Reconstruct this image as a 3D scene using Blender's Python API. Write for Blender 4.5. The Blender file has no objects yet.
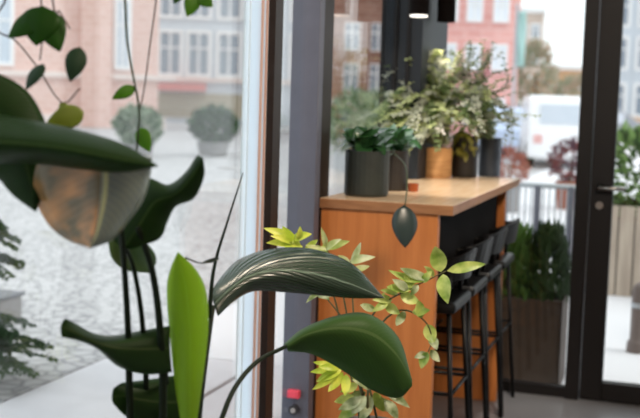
import bpy, bmesh, math, random
from mathutils import Vector, Matrix
random.seed(7)
S = bpy.context.scene
COL = S.collection
V = Vector

def lin(r, g, b):
    f = lambda c: (c/255/12.92) if c/255 <= .04045 else ((c/255+.055)/1.055)**2.4
    return (f(r), f(g), f(b), 1)

# ------------------------------------------------------------------ camera
F = 1100.0; EYE = V((0, 0, 1.42))
YAW = math.atan2(356, 1100); PITCH = math.atan(109/1100); ROLL = .031
fw = V((-math.sin(YAW)*math.cos(PITCH), math.cos(YAW)*math.cos(PITCH), -math.sin(PITCH)))
rt0 = V((math.cos(YAW), math.sin(YAW), 0)); up0 = rt0.cross(fw)
rt = rt0*math.cos(ROLL)+up0*math.sin(ROLL); up = up0*math.cos(ROLL)-rt0*math.sin(ROLL)
cd = bpy.data.cameras.new('camera'); cam = bpy.data.objects.new('camera', cd); COL.objects.link(cam)
cd.sensor_fit = 'HORIZONTAL'; cd.sensor_width = 36; cd.lens = F/640*36
cd.clip_start = .05; cd.clip_end = 400
cam.matrix_world = Matrix(((rt.x, up.x, -fw.x, EYE.x), (rt.y, up.y, -fw.y, EYE.y), (rt.z, up.z, -fw.z, EYE.z), (0, 0, 0, 1)))
cd.dof.use_dof = True; cd.dof.focus_distance = 2.5; cd.dof.aperture_fstop = 4.2
S.camera = cam

# ------------------------------------------------------------------ sky and light
w = bpy.data.worlds.new('sky'); S.world = w; w.use_nodes = True
bg = w.node_tree.nodes['Background']; bg.inputs[0].default_value = (.93, .97, 1, 1); bg.inputs[1].default_value = 1.5
sd = bpy.data.lights.new('sun', 'SUN'); sd.energy = 1.3; sd.angle = math.radians(30); sd.color = (1, .96, .9)
so = bpy.data.objects.new('sun', sd); COL.objects.link(so)
so.rotation_euler = V((-.75, -.1, -.75)).to_track_quat('-Z', 'Y').to_euler()
def area(name, loc, size, energy, col, target):
    d = bpy.data.lights.new(name, 'AREA'); d.energy = energy; d.size = size; d.color = col
    o = bpy.data.objects.new(name, d); COL.objects.link(o); o.location = loc
    o.rotation_euler = (V(target)-V(loc)).to_track_quat('-Z', 'Y').to_euler()
    return o
area('ceiling_lamp_light', (.6, .6, 2.9), 1.6, 26, (1, .80, .58), (.6, .6, 0))
area('panel_fill_light', (.5, 2.2, 2.9), .6, 80, (1, .84, .66), (-1.0, 4.4, .4))  # unseen lamp, added to brighten the oak panels of the counter
kd = bpy.data.lights.new('counter_fill_spot', 'SPOT'); kd.energy = 165; kd.spot_size = .62; kd.spot_blend = .6; kd.color = (1, .90, .78); kd.shadow_soft_size = .05  # spot added out of view to lift the counter top
ko = bpy.data.objects.new('counter_fill_spot', kd); COL.objects.link(ko); ko.location = (-.45, 4.0, 2.92)
ko.rotation_euler = (V((-.84, 4.62, 1.07))-V(ko.location)).to_track_quat('-Z', 'Y').to_euler()
S.view_settings.view_transform = 'Standard'; S.view_settings.look = 'None'
S.view_settings.exposure = 0; S.view_settings.gamma = 1; S.view_settings.use_curve_mapping = False

# ------------------------------------------------------------------ helpers
def at(px, py, d):
    return EYE + (fw + rt*((px-320)/F) - up*((py-209)/F))*d
def on(px, py, ax, val):
    r = fw + rt*((px-320)/F) - up*((py-209)/F)
    return EYE + r*((val-EYE[ax])/r[ax])

def mat(name, col, rough=.6, metal=0, spec=.5, noise=0, nscale=8, bump=0, bscale=40, trans=0, tcol=None, emit=0, col2=None, coat=0):
    m = bpy.data.materials.new(name); m.use_nodes = True
    nt = m.node_tree; n = nt.nodes; l = nt.links
    p = n['Principled BSDF']; out = n['Material Output']
    p.inputs['Base Color'].default_value = col; p.inputs['Roughness'].default_value = rough
    p.inputs['Metallic'].default_value = metal; p.inputs['Specular IOR Level'].default_value = spec
    p.inputs['Coat Weight'].default_value = coat; p.inputs['Coat Roughness'].default_value = .15
    tc = n.new('ShaderNodeTexCoord')
    if noise or col2:
        t = n.new('ShaderNodeTexNoise'); t.inputs['Scale'].default_value = nscale; t.inputs['Detail'].default_value = 4
        l.new(tc.outputs['Object'], t.inputs['Vector'])
        r = n.new('ShaderNodeValToRGB')
        c2 = col2 or tuple(max(0, c*(1-noise)) for c in col[:3])+(1,)
        r.color_ramp.elements[0].position = .35; r.color_ramp.elements[1].position = .65
        r.color_ramp.elements[0].color = c2; r.color_ramp.elements[1].color = col
        l.new(t.outputs['Fac'], r.inputs['Fac']); l.new(r.outputs['Color'], p.inputs['Base Color'])
    if bump:
        t2 = n.new('ShaderNodeTexNoise'); t2.inputs['Scale'].default_value = bscale
        l.new(tc.outputs['Object'], t2.inputs['Vector'])
        b = n.new('ShaderNodeBump'); b.inputs['Strength'].default_value = bump; b.inputs['Distance'].default_value = .01
        l.new(t2.outputs['Fac'], b.inputs['Height']); l.new(b.outputs['Normal'], p.inputs['Normal'])
    if trans:
        ts = n.new('ShaderNodeBsdfTranslucent'); ts.inputs['Color'].default_value = tcol or col
        mx = n.new('ShaderNodeMixShader'); mx.inputs[0].default_value = trans
        l.new(p.outputs[0], mx.inputs[1]); l.new(ts.outputs[0], mx.inputs[2]); l.new(mx.outputs[0], out.inputs[0])
    if emit:
        p.inputs['Emission Color'].default_value = col; p.inputs['Emission Strength'].default_value = emit
    return m

def leafmat(name, col, vein, rough=.35, trans=.25, tcol=None, veins=34, bump=.6, spec=.5, slope=.45, patch=None):
    """big leaf: pale midrib and side veins from the UV map (x along, y across)"""
    m = mat(name, col, rough, trans=trans, tcol=tcol, spec=spec)
    nt = m.node_tree; n = nt.nodes; l = nt.links; p = n['Principled BSDF']
    uv = n.new('ShaderNodeUVMap'); sp = n.new('ShaderNodeSeparateXYZ'); l.new(uv.outputs[0], sp.inputs[0])
    def mt(op, a, b=None):
        q = n.new('ShaderNodeMath'); q.operation = op
        for i, x in enumerate((a, b)):
            if x is None: continue
            if isinstance(x, (int, float)): q.inputs[i].default_value = x
            else: l.new(x, q.inputs[i])
        return q.outputs[0]
    v = mt('ABSOLUTE', mt('SUBTRACT', sp.outputs[1], .5))
    ph = mt('SUBTRACT', mt('MULTIPLY', sp.outputs[0], veins), mt('MULTIPLY', v, veins*slope))
    wv = mt('SINE', mt('MULTIPLY', ph, 6.283))
    rib = mt('LESS_THAN', v, .022)
    fac = mt('MAXIMUM', mt('MULTIPLY', mt('POWER', mt('MAXIMUM', wv, 0.0), 6.0), .22), rib)
    mx = n.new('ShaderNodeMixRGB'); mx.inputs[1].default_value = col; mx.inputs[2].default_value = vein
    l.new(fac, mx.inputs[0]); l.new(mx.outputs[0], p.inputs['Base Color'])
    if patch:   # brown to orange mottling over one half of the blade
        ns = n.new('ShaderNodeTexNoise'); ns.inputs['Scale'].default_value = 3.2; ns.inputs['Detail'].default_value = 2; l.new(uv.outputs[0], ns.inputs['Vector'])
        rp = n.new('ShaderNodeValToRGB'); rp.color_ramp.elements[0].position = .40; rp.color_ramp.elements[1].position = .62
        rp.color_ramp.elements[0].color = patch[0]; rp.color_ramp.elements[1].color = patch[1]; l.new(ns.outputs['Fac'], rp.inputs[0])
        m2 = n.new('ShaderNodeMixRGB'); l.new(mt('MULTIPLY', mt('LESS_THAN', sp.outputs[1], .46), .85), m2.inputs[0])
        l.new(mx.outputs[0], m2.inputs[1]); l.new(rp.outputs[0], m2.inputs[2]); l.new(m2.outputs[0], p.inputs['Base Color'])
    b = n.new('ShaderNodeBump'); b.inputs['Strength'].default_value = bump; b.inputs['Distance'].default_value = .003
    l.new(wv, b.inputs['Height']); l.new(b.outputs['Normal'], p.inputs['Normal'])
    return m

def woodmat(name, c1, c2, scale=(1, 14, 14), rough=.45):
    m = mat(name, c1, rough); nt = m.node_tree; n = nt.nodes; l = nt.links; p = n['Principled BSDF']
    tc = n.new('ShaderNodeTexCoord'); mp = n.new('ShaderNodeMapping'); mp.inputs['Scale'].default_value = scale
    t = n.new('ShaderNodeTexNoise'); t.inputs['Scale'].default_value = 3; t.inputs['Detail'].default_value = 6
    l.new(tc.outputs['Object'], mp.inputs[0]); l.new(mp.outputs[0], t.inputs['Vector'])
    r = n.new('ShaderNodeValToRGB'); r.color_ramp.elements[0].position = .3; r.color_ramp.elements[1].position = .7
    r.color_ramp.elements[0].color = c2; r.color_ramp.elements[1].color = c1
    l.new(t.outputs['Fac'], r.inputs[0]); l.new(r.outputs[0], p.inputs['Base Color'])
    return m

def glassmat(name, tint=(.97, .985, .98, 1)):
    m = bpy.data.materials.new(name); m.use_nodes = True; nt = m.node_tree; n = nt.nodes; l = nt.links
    n.remove(n['Principled BSDF'])
    t = n.new('ShaderNodeBsdfTransparent'); t.inputs[0].default_value = tint
    g = n.new('ShaderNodeBsdfGlossy'); g.inputs['Roughness'].default_value = .01
    ge = n.new('ShaderNodeNewGeometry'); dt = n.new('ShaderNodeVectorMath'); dt.operation = 'DOT_PRODUCT'
    l.new(ge.outputs['Normal'], dt.inputs[0]); l.new(ge.outputs['Incoming'], dt.inputs[1])
    def mth(op, a, b):
        q = n.new('ShaderNodeMath'); q.operation = op
        for i, x in enumerate((a, b)):
            if isinstance(x, (int, float)): q.inputs[i].default_value = x
            elif x is not None: l.new(x, q.inputs[i])
        return q.outputs[0]
    fr = mth('ADD', mth('MULTIPLY', mth('POWER', mth('SUBTRACT', 1, mth('ABSOLUTE', dt.outputs['Value'], None)), 5), .9), .03)   # Schlick's Fresnel
    mx = n.new('ShaderNodeMixShader'); l.new(fr, mx.inputs[0]); l.new(t.outputs[0], mx.inputs[1]); l.new(g.outputs[0], mx.inputs[2])
    l.new(mx.outputs[0], n['Material Output'].inputs[0])
    return m

def link(name, bm, m, parent=None, smooth=False, bevel=0, solid=0, bevseg=2):
    me = bpy.data.meshes.new(name); bm.normal_update(); bm.to_mesh(me); bm.free()
    for k in (m if isinstance(m, (list, tuple)) else [m]): me.materials.append(k)
    if smooth:
        for p in me.polygons: p.use_smooth = True
    o = bpy.data.objects.new(name, me); COL.objects.link(o)
    if parent: o.parent = parent
    if solid:
        s = o.modifiers.new('s', 'SOLIDIFY'); s.thickness = solid; s.offset = 0
    if bevel:
        b = o.modifiers.new('b', 'BEVEL'); b.width = bevel; b.segments = bevseg; b.limit_method = 'ANGLE'
    return o

def tag(o, label, cat, group=None, kind=None):
    if label: o['label'] = label
    if cat: o['category'] = cat
    if group: o['group'] = group
    if kind: o['kind'] = kind
    return o
def thing(name, loc, label, cat, group=None, rz=0, kind=None):
    o = bpy.data.objects.new(name, None); COL.objects.link(o); o.empty_display_size = .1
    o.location = loc; o.rotation_euler = (0, 0, rz)
    return tag(o, label, cat, group, kind)
def copy_tree(o, parent=None):
    c = o.copy(); COL.objects.link(c)
    if parent: c.parent = parent
    for ch in list(o.children): copy_tree(ch, c)
    return c

def box(bm, a, b, mi=0):
    x0, y0, z0 = a; x1, y1, z1 = b
    vs = [bm.verts.new(p) for p in ((x0,y0,z0),(x1,y0,z0),(x1,y1,z0),(x0,y1,z0),(x0,y0,z1),(x1,y0,z1),(x1,y1,z1),(x0,y1,z1))]
    for f in ((0,3,2,1),(4,5,6,7),(0,1,5,4),(1,2,6,5),(2,3,7,6),(3,0,4,7)):
        bm.faces.new([vs[i] for i in f]).material_index = mi
    return vs
def boxobj(name, a, b, m, parent=None, bevel=0):
    bm = bmesh.new(); box(bm, a, b); return link(name, bm, m, parent, bevel=bevel)
def boxes(name, lst, m, parent=None, bevel=0):
    bm = bmesh.new()
    for a, b in lst: box(bm, a, b)
    return link(name, bm, m, parent, bevel=bevel)
def spline(pts, n):
    """Catmull-Rom through pts (Vectors or tuples), n samples"""
    P = [V(p) for p in pts]; P = [P[0]*2-P[1]] + P + [P[-1]*2-P[-2]]
    k = len(P)-3; out = []
    for i in range(n):
        t = i/(n-1)*k; j = min(int(t), k-1); t -= j
        a, b, c, d = P[j:j+4]
        out.append(.5*((2*b)+(c-a)*t+(2*a-5*b+4*c-d)*t*t+(3*b-a-3*c+d)*t*t*t))
    return out
def tube(bm, pts, r0, r1=None, seg=8, n=None):
    r1 = r0 if r1 is None else r1
    P = spline(pts, n) if n else [V(p) for p in pts]
    rings = []; N = len(P); prev = None
    for i, p in enumerate(P):
        d = (P[min(i+1, N-1)]-P[max(i-1, 0)]).normalized()
        if prev is None:
            a = d.orthogonal().normalized()
        else:
            a = (prev - d*prev.dot(d)).normalized()
        prev = a; b = d.cross(a); r = r0+(r1-r0)*i/(N-1)
        rings.append([bm.verts.new(p+(a*math.cos(t)+b*math.sin(t))*r) for t in [6.28318*k/seg for k in range(seg)]])
    for i in range(N-1):
        for k in range(seg):
            bm.faces.new((rings[i][k], rings[i][(k+1) % seg], rings[i+1][(k+1) % seg], rings[i+1][k]))
    bm.faces.new(rings[0][::-1]); bm.faces.new(rings[-1])
def lathe(bm, prof, seg=28, c=(0, 0, 0), cap=True):
    c = V(c); rings = []
    for r, z in prof:
        rings.append([bm.verts.new(c+V((r*math.cos(6.28318*k/seg), r*math.sin(6.28318*k/seg), z))) for k in range(seg)])
    for i in range(len(rings)-1):
        for k in range(seg):
            bm.faces.new((rings[i][k], rings[i][(k+1) % seg], rings[i+1][(k+1) % seg], rings[i+1][k]))
    if cap:
        bm.faces.new(rings[0][::-1]); bm.faces.new(rings[-1])
def blade3(bm, L, M, R, nu=26, nv=8, ruffle=0):
    """leaf surface through three guide curves: left edge, midrib, right edge"""
    uvl = bm.loops.layers.uv.verify()
    l, m, r = spline(L, nu), spline(M, nu), spline(R, nu)
    rows = []; uvs = {}
    for i in range(nu):
        row = []
        for j in range(nv+1):
            s = j/nv*2-1
            p = l[i]*(s*(s-1)/2) + m[i]*(1-s*s) + r[i]*(s*(s+1)/2)
            if ruffle: p += up*ruffle*math.sin(i*1.7+s*2)*s*s
            v = bm.verts.new(p); uvs[v] = (i/(nu-1), j/nv); row.append(v)
        rows.append(row)
    for i in range(nu-1):
        for j in range(nv):
            f = bm.faces.new((rows[i][j], rows[i][j+1], rows[i+1][j+1], rows[i+1][j]))
            for lo in f.loops: lo[uvl].uv = uvs[lo.vert]
def leaf(bm, base, tip, w, nrm=None, bend=.15, fold=.15, nu=8, nv=4, shape=.8, mi=0):
    """small leaf from base to tip, pointed, bent along its length and folded on the midrib"""
    uvl = bm.loops.layers.uv.verify()
    base, tip = V(base), V(tip); d = tip-base; L = d.length
    if L < 1e-6: return
    d.normalize(); nrm = V(nrm) if nrm is not None else V((0, -.3, 1))
    s = d.cross(nrm)
    if s.length < 1e-4: s = d.orthogonal()
    s.normalize(); n = s.cross(d).normalized()
    rows = []
    for i in range(nu+1):
        t = i/nu; hw = w*.5*(math.sin(math.pi*t**shape)**.85 if 0 < t < 1 else 0)
        row = []
        for j in range(nv+1):
            q = j/nv*2-1
            p = base+d*L*t + s*hw*q + n*(bend*L*math.sin(math.pi*t) + fold*abs(q)*hw*2)
            row.append((p, (t, j/nv)))
        rows.append(row)
    vr = []
    for i, row in enumerate(rows):
        if i in (0, nu): vr.append([(bm.verts.new(row[nv//2][0]), row[nv//2][1])]*(nv+1))
        else: vr.append([(bm.verts.new(p), u) for p, u in row])
    for i in range(nu):
        for j in range(nv):
            q = [vr[i][j], vr[i][j+1], vr[i+1][j+1], vr[i+1][j]]
            seen = []; 
            for x in q:
                if x[0] not in [y[0] for y in seen]: seen.append(x)
            if len(seen) < 3: continue
            f = bm.faces.new([x[0] for x in seen]); f.material_index = mi
            for lo, x in zip(f.loops, seen): lo[uvl].uv = x[1]
def rnd(a): return random.uniform(-a, a)
def rvec(): 
    while 1:
        v = V((rnd(1), rnd(1), rnd(1)))
        if .05 < v.length < 1: return v.normalized()

# ------------------------------------------------------------------ materials
M_black = mat('black_frame_paint', lin(27, 25, 27), .5, spec=.3)
M_post = mat('charcoal_post_paint', lin(42, 48, 56), .55, spec=.25)
M_col = mat('blue_grey_column_paint', lin(98, 101, 118), .55, noise=.06, nscale=20)
M_brown = mat('dark_bronze_frame', lin(44, 36, 33), .5, spec=.25)
M_alu = mat('pale_frame_film', lin(236, 242, 246), .5, trans=.93, tcol=(.82, .90, .955, 1))
M_glass = glassmat('clear_glass')
M_floor = mat('grey_concrete_floor', lin(120, 120, 124), .35, noise=.12, nscale=3)
M_ceil = mat('dark_ceiling_paint', lin(90, 86, 82), .8)
M_wallw = woodmat('warm_wood_wall', lin(206, 140, 84), lin(176, 108, 60), (6, 6, 1))
M_wall = mat('plaster_wall', lin(190, 178, 165), .8, noise=.06, nscale=2)
M_top = woodmat('light_oak_top', lin(246, 218, 184), lin(232, 196, 156), (14, 1, 14), .2)
M_panel = woodmat('orange_oak_panel', lin(210, 132, 70), lin(190, 112, 54), (14, 14, 1), .5)
M_dark = mat('black_laminate', lin(15, 11, 11), .9, spec=.1)
M_stool = mat('black_stool', lin(12, 11, 12), .38, spec=.25)
M_pave = mat('pale_paving_stone', lin(216, 216, 221), .7, noise=.08, nscale=5)
M_joint = mat('dark_joint', lin(40, 38, 38), .9)
M_soil = mat('dark_soil', lin(50, 38, 30), .95, noise=.4, nscale=60)

# ------------------------------------------------------------------ the room shell
def struct(o): o['kind'] = 'structure'; return o
GX, EY, CH = -1.27, 5.45, 3.0          # glass wall plane x, end wall plane y, ceiling height
struct(boxobj('floor', (GX-.03, -3.5, -.12), (3.2, EY+.05, 0), M_floor))
struct(boxobj('ceiling', (GX-.25, -3.5, CH), (3.2, EY+.25, CH+.3), M_ceil))
struct(boxobj('wall_back', (GX-.06, -3.7, 0), (3.2, -3.5, CH), M_wallw))
struct(boxobj('wall_right', (3.2, -3.7, 0), (3.4, EY+.06, CH), M_wall))

# long glass wall on the left: big pane, frosted strip, slim frames
wl = thing('window_1', (0, 0, 0), 'large street-side glass pane beside the blue-grey column with pale edge strip', 'window', kind='structure')
boxobj('glass_pane', (GX-.006, -3.4, .06), (GX+.006, 3.15, 2.9), M_glass, wl)
boxobj('edge_strip', (GX-.012, 3.15, .06), (GX+.012, 3.30, 2.9), M_alu, wl)
boxobj('mullion', (GX-.03, 3.315, .06), (GX+.03, 3.385, 2.9), M_brown, wl)
boxes('edge_rib', [((GX-.014, 3.235, .06), (GX+.018, 3.243, 2.9)), ((GX-.014, 3.275, .06), (GX+.018, 3.283, 2.9))], mat('rib_rose', lin(232, 206, 192), .5, trans=.6, tcol=lin(244, 214, 200)), wl)
boxes('frame', [((GX-.03, -3.5, 0), (GX+.03, 3.42, .06)), ((GX-.03, -3.5, 2.9), (GX+.03, 3.42, CH)), ((GX-.03, -3.5, .06), (GX+.03, -3.4, 2.9))], M_black, wl)
wn = thing('window_2', (0, 0, 0), 'narrow glass gap between bronze frame and column', 'window', kind='structure')
boxobj('glass_pane', (GX-.006, 3.385, .06), (GX+.006, 3.70, 2.9), M_glass, wn)
boxes('frame', [((GX-.03, 3.42, 0), (GX+.03, 3.70, .06)), ((GX-.03, 3.42, 2.9), (GX+.03, 3.70, CH))], M_black, wn)
cl = struct(boxobj('trim_1', (-1.315, 3.68, 0), (-1.212, 3.735, CH), M_col, bevel=.003))
tag(cl, 'blue-grey steel column between the glass panes', 'column')
w2 = thing('window_3', (0, 0, 0), 'glass pane behind the counter between column and dark corner post', 'window', kind='structure')
boxobj('glass_pane', (GX-.006, 3.93, .06), (GX+.006, 4.94, 2.9), M_glass, w2)
boxes('frame', [((GX-.03, 3.80, 0), (GX+.03, 3.93, 2.9)), ((GX-.03, 3.93, 0), (GX+.03, 4.94, .06)), ((GX-.03, 3.80, 2.9), (GX+.03, 4.94, CH))], M_brown, w2)
cp = struct(boxobj('trim_2', (-1.33, 4.94, 0), (-1.135, 5.5, CH), M_post, bevel=.004))
tag(cp, 'wide charcoal corner post behind the fern', 'corner post')
cr = boxes('groove', [((-1.327+.03*k, 4.928, 0), (-1.312+.03*k, 4.945, CH)) for k in range(0, 5, 2)], M_black, cp)
# end wall: pane, door, pane
w3 = thing('window_4', (0, 0, 0), 'glass pane at the counter end, left of the door', 'window', kind='structure')
boxobj('glass_pane', (-1.135, EY-.006, .05), (-.46, EY+.006, 2.9), M_glass, w3)
boxes('frame', [((-1.135, EY-.03, 0), (-.46, EY+.03, .05)), ((-1.135, EY-.03, 2.9), (-.46, EY+.03, CH))], M_black, w3)
dj = boxes('trim_3', [((-.46, EY-.05, 0), (-.395, EY+.05, CH)), ((.67, EY-.05, 0), (.735, EY+.05, CH)), ((-.395, EY-.05, 2.55), (.67, EY+.05, 2.65))], M_black)
struct(dj); tag(dj, 'black jambs and head framing the glass door', 'door frame')
dr = thing('door_1', (0, 0, 0), 'black framed glass door with a lever handle', 'door', kind='structure')
boxes('door_frame', [((-.39, EY-.035, .005), (-.285, EY+.03, 2.545)), ((.56, EY-.035, .005), (.665, EY+.03, 2.545)),
                     ((-.285, EY-.035, .005), (.56, EY+.03, .095)), ((-.285, EY-.035, 2.44), (.56, EY+.03, 2.545))], M_black, dr, bevel=.004)
boxobj('glass_pane', (-.285, EY-.006, .095), (.56, EY+.006, 2.44), M_glass, dr)
M_steel = mat('brushed_steel', lin(190, 188, 186), .3, metal=1)
hp = on(600, 188, 1, EY-.06); bm = bmesh.new()
tube(bm, [(hp.x, EY-.035, hp.z), (hp.x, EY-.075, hp.z)], .011)
tube(bm, [(hp.x-.01, EY-.075, hp.z), (hp.x+.115, EY-.075, hp.z+.002)], .010)
h = link('door_handle', bm, M_steel, dr, smooth=True)
bm = bmesh.new(); tube(bm, [(hp.x, EY-.034, hp.z), (hp.x, EY-.042, hp.z)], .024, seg=16); link('handle_rose', bm, M_stool, dr)
bm = bmesh.new(); tube(bm, [(hp.x, EY-.034, hp.z-.085), (hp.x, EY-.046, hp.z-.085)], .018, seg=16); link('lock_cylinder', bm, M_steel, dr)
w4 = thing('window_5', (0, 0, 0), 'glass pane right of the door', 'window', kind='structure')
boxobj('glass_pane', (.735, EY-.006, .05), (3.2, EY+.006, 2.9), M_glass, w4)
boxes('frame', [((.735, EY-.03, 0), (3.2, EY+.03, .05)), ((.735, EY-.03, 2.9), (3.2, EY+.03, CH))], M_black, w4)
hd = boxes('trim_4', [((-.395, EY-.05, 2.65), (.67, EY+.05, CH))], M_black); struct(hd); tag(hd, 'black panel over the door', 'door panel')

# ------------------------------------------------------------------ outside ground
def groundmat(name, c1, c2, scale, bump):
    m = mat(name, c1, .75); nt = m.node_tree; n = nt.nodes; l = nt.links; p = n['Principled BSDF']
    tc = n.new('ShaderNodeTexCoord'); vo = n.new('ShaderNodeTexVoronoi'); vo.inputs['Scale'].default_value = scale
    vo.feature = 'DISTANCE_TO_EDGE'; l.new(tc.outputs['Object'], vo.inputs['Vector'])
    r = n.new('ShaderNodeValToRGB'); r.color_ramp.elements[0].color = c2; r.color_ramp.elements[1].color = c1
    r.color_ramp.elements[0].position = .0; r.color_ramp.elements[1].position = .16
    l.new(vo.outputs['Distance'], r.inputs[0])
    ns = n.new('ShaderNodeTexNoise'); ns.inputs['Scale'].default_value = .9; ns.inputs['Detail'].default_value = 5; l.new(tc.outputs['Object'], ns.inputs['Vector'])
    mx = n.new('ShaderNodeMixRGB'); mx.blend_type = 'MULTIPLY'; mx.inputs[0].default_value = .28
    l.new(r.outputs[0], mx.inputs[1]); l.new(ns.outputs['Fac'], mx.inputs[2]); l.new(mx.outputs[0], p.inputs['Base Color'])
    b = n.new('ShaderNodeBump'); b.inputs['Strength'].default_value = bump; b.inputs['Distance'].default_value = .02
    l.new(r.outputs[0], b.inputs['Height']); l.new(b.outputs['Normal'], p.inputs['Normal'])
    return m
M_cob = groundmat('cobblestone_street', lin(206, 206, 208), lin(150, 150, 153), 9, .35)
g1 = struct(boxobj('street', (-90, -30, -.2), (-2.94, 120, -.03), M_cob)); tag(g1, 'pale cobblestone street beyond the paved strip', 'street')
g2 = struct(boxobj('pavement', (-2.905, -30, -.2), (-2.12, EY+.05, -.02), M_pave)); tag(g2, 'outer strip of pale paving along the street', 'pavement')
g3 = struct(boxobj('pavement_inner', (-2.092, -30, -.2), (GX-.04, EY+.05, -.02), M_pave)); tag(g3, 'inner strip of pale paving along the glass', 'pavement')
g4 = struct(boxobj('plaza', (-2.905, EY+.06, -.2), (60, 120, -.02), mat('pale_plaza', lin(226, 226, 230), .7, noise=.06, nscale=.6))); tag(g4, 'bright plaza behind the end window and door', 'plaza')
g5 = struct(boxobj('joint_bed', (-2.95, -30, -.2), (-2.06, EY+.05, -.06), M_joint)); tag(g5, 'dark joints between the paving strips', 'joint')

# ------------------------------------------------------------------ bar counter
CX0, CX1, CY0, CY1, CT = -1.215, -.728, 3.745, 5.40, 1.07
ct = thing('bar_counter', ((CX0+CX1)/2, (CY0+CY1)/2, 0), 'wooden bar counter with light oak top and orange oak end panels along the glass', 'counter')
def loc(o, p):   # put geometry given in world space under a thing
    o.data.transform(Matrix.Translation(-V(p.location))); return o
M_edge = woodmat('shaded_oak_edge', lin(170, 120, 80), lin(146, 98, 62), (4, 4, 30), .5)  # darker oak on the slab sides: their shade is put into the colour
bm = bmesh.new(); box(bm, (CX0, CY0, CT-.036), (CX1, CY1, CT)); bm.normal_update()
for f in bm.faces: f.material_index = 0 if f.normal.z > .5 else 1
loc(link('worktop', bm, [M_top, M_edge], ct, bevel=.003), ct)
loc(boxobj('end_panel', (CX0+.005, CY0+.01, 0), (-.782, CY0+.05, CT-.036), M_panel, ct, bevel=.002), ct)
loc(boxobj('end_panel', (CX0+.005, 5.20, 0), (-.765, 5.24, CT-.036), M_panel, ct, bevel=.002), ct)
loc(boxobj('back_panel', (CX0+.005, CY0+.05, 0), (CX0+.025, 5.20, CT-.036), M_panel, ct), ct)
loc(boxobj('apron', (CX0+.03, CY0+.052, .69), (-.80, 5.198, CT-.037), M_dark, ct), ct)

# ------------------------------------------------------------------ bar stools
def make_stool():
    r = thing('bar_stool', (0, 0, 0), '', 'bar stool', 'black bar stools under the counter')
    # local: back towards +x, seat centre at origin
    sw, sz = .165, .715
    bm = bmesh.new(); box(bm, (-sw, -sw, sz-.045), (sw, sw, sz)); link('seat', bm, M_stool, r, bevel=.018, bevseg=3)
    bm = bmesh.new(); N = 12; rows = []
    for i in range(N+1):
        a = -1.05+2.1*i/N; x = .01+.165*math.cos(a); y = .185*math.sin(a)
        zt = .90-.035*abs(a)
        rows.append([bm.verts.new(p) for p in ((x-.008, y*.96, sz+.07), (x+.008, y, sz+.07), (x+.028, y*1.02, zt), (x+.010, y, zt))])
    for i in range(N):
        for k in range(4): bm.faces.new((rows[i][k], rows[i][(k+1) % 4], rows[i+1][(k+1) % 4], rows[i+1][k]))
    bm.faces.new(rows[0]); bm.faces.new(rows[-1][::-1])
    link('backrest', bm, M_stool, r, smooth=False, bevel=.004)
    for s in (-1, 1):
        bm = bmesh.new(); tube(bm, [(.12, s*.12, sz-.02), (.135, s*.125, sz+.10)], .009); link('back_support', bm, M_stool, r, smooth=True)
    f = lambda sx, sy, z: V((sx*(.135+.05*(1-z/.68)), sy*(.135+.045*(1-z/.68)), z))
    for sx in (-1, 1):
        for sy in (-1, 1):
            bm = bmesh.new(); tube(bm, [f(sx, sy, .675), f(sx, sy, 0)], .0095); link('leg', bm, M_stool, r, smooth=True)
    for z, ax in ((.38, 0), (.375, 1)):
        for s in (-1, 1):
            p = (f(-1, s, z), f(1, s, z)) if ax == 0 else (f(s, -1, z), f(s, 1, z))
            bm = bmesh.new(); tube(bm, p, .007); link('footrest', bm, M_stool, r, smooth=True)
    return r
stool = make_stool()
SL = ['black bar stool nearest the camera, beside the oak end panel', 'black bar stool second from the counter front',
      'black bar stool third from the counter front, second nearest the glass', 'black bar stool nearest the end window, last in the row']
for i in range(4):
    o = stool if i == 0 else copy_tree(stool)
    o.location = (-.885, 3.99+.385*i, 0); o['label'] = SL[i]

# ------------------------------------------------------------------ fire call point on the column
t = thing('call_point', on(295, 393, 1, 3.68), 'small red call point low on the blue-grey column', 'call point')
boxobj('housing', (-.022, -.025, -.014), (.022, 0, .014), mat('red_plastic', lin(246, 84, 108), .5), t, bevel=.003)
t = thing('wall_socket', on(295, 409, 1, 3.68), 'small dark round socket below the red call point', 'socket')
bm = bmesh.new(); tube(bm, [(0, 0, 0), (0, -.02, 0)], .018, seg=18); link('cover', bm, mat('dark_plastic', lin(52, 52, 58), .4), t)
bm = bmesh.new(); tube(bm, [(0, -.02, 0), (0, -.026, 0)], .009, seg=12); link('button', bm, mat('pale_plastic', lin(170, 170, 175), .4), t)

# ------------------------------------------------------------------ pendant lamps
def pendant(px, py, d, label):
    p = at(px, py, d)
    t = thing('pendant_lamp', p, label, 'lamp', 'black cylinder pendants over the counter')
    bm = bmesh.new(); lathe(bm, [(.041, 0), (.041, .24), (.036, .245)], cap=False); lathe(bm, [(.036, .245), (.004, .246)], cap=False)
    link('shade', bm, M_dark, t, smooth=False, solid=.003)
    bm = bmesh.new(); lathe(bm, [(.038, -.008), (.038, .02)] if 'glowing white' in label else [(.036, .012), (.036, .02)]); link('diffuser', bm, mat('lamp_diffuser', (1, .95, .88, 1), .5, emit=1.3), t)
    bm = bmesh.new(); tube(bm, [(0, 0, .244), (0, 0, CH-p.z)], .004); link('cord', bm, M_dark, t)
    d_ = bpy.data.lights.new('pendant_light', 'SPOT'); d_.energy = 5; d_.spot_size = 1.15; d_.spot_blend = .7; d_.color = (1, .84, .66); d_.shadow_soft_size = .035
    l_ = bpy.data.objects.new('pendant_light', d_); COL.objects.link(l_); l_.parent = t; l_.location = (0, 0, -.005)
pendant(419, 15, 4.70, 'black cylinder pendant with glowing white underside in front of the corner post')
pendant(446, 22, 5.15, 'black cylinder pendant further back, right of the glowing one')

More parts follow.
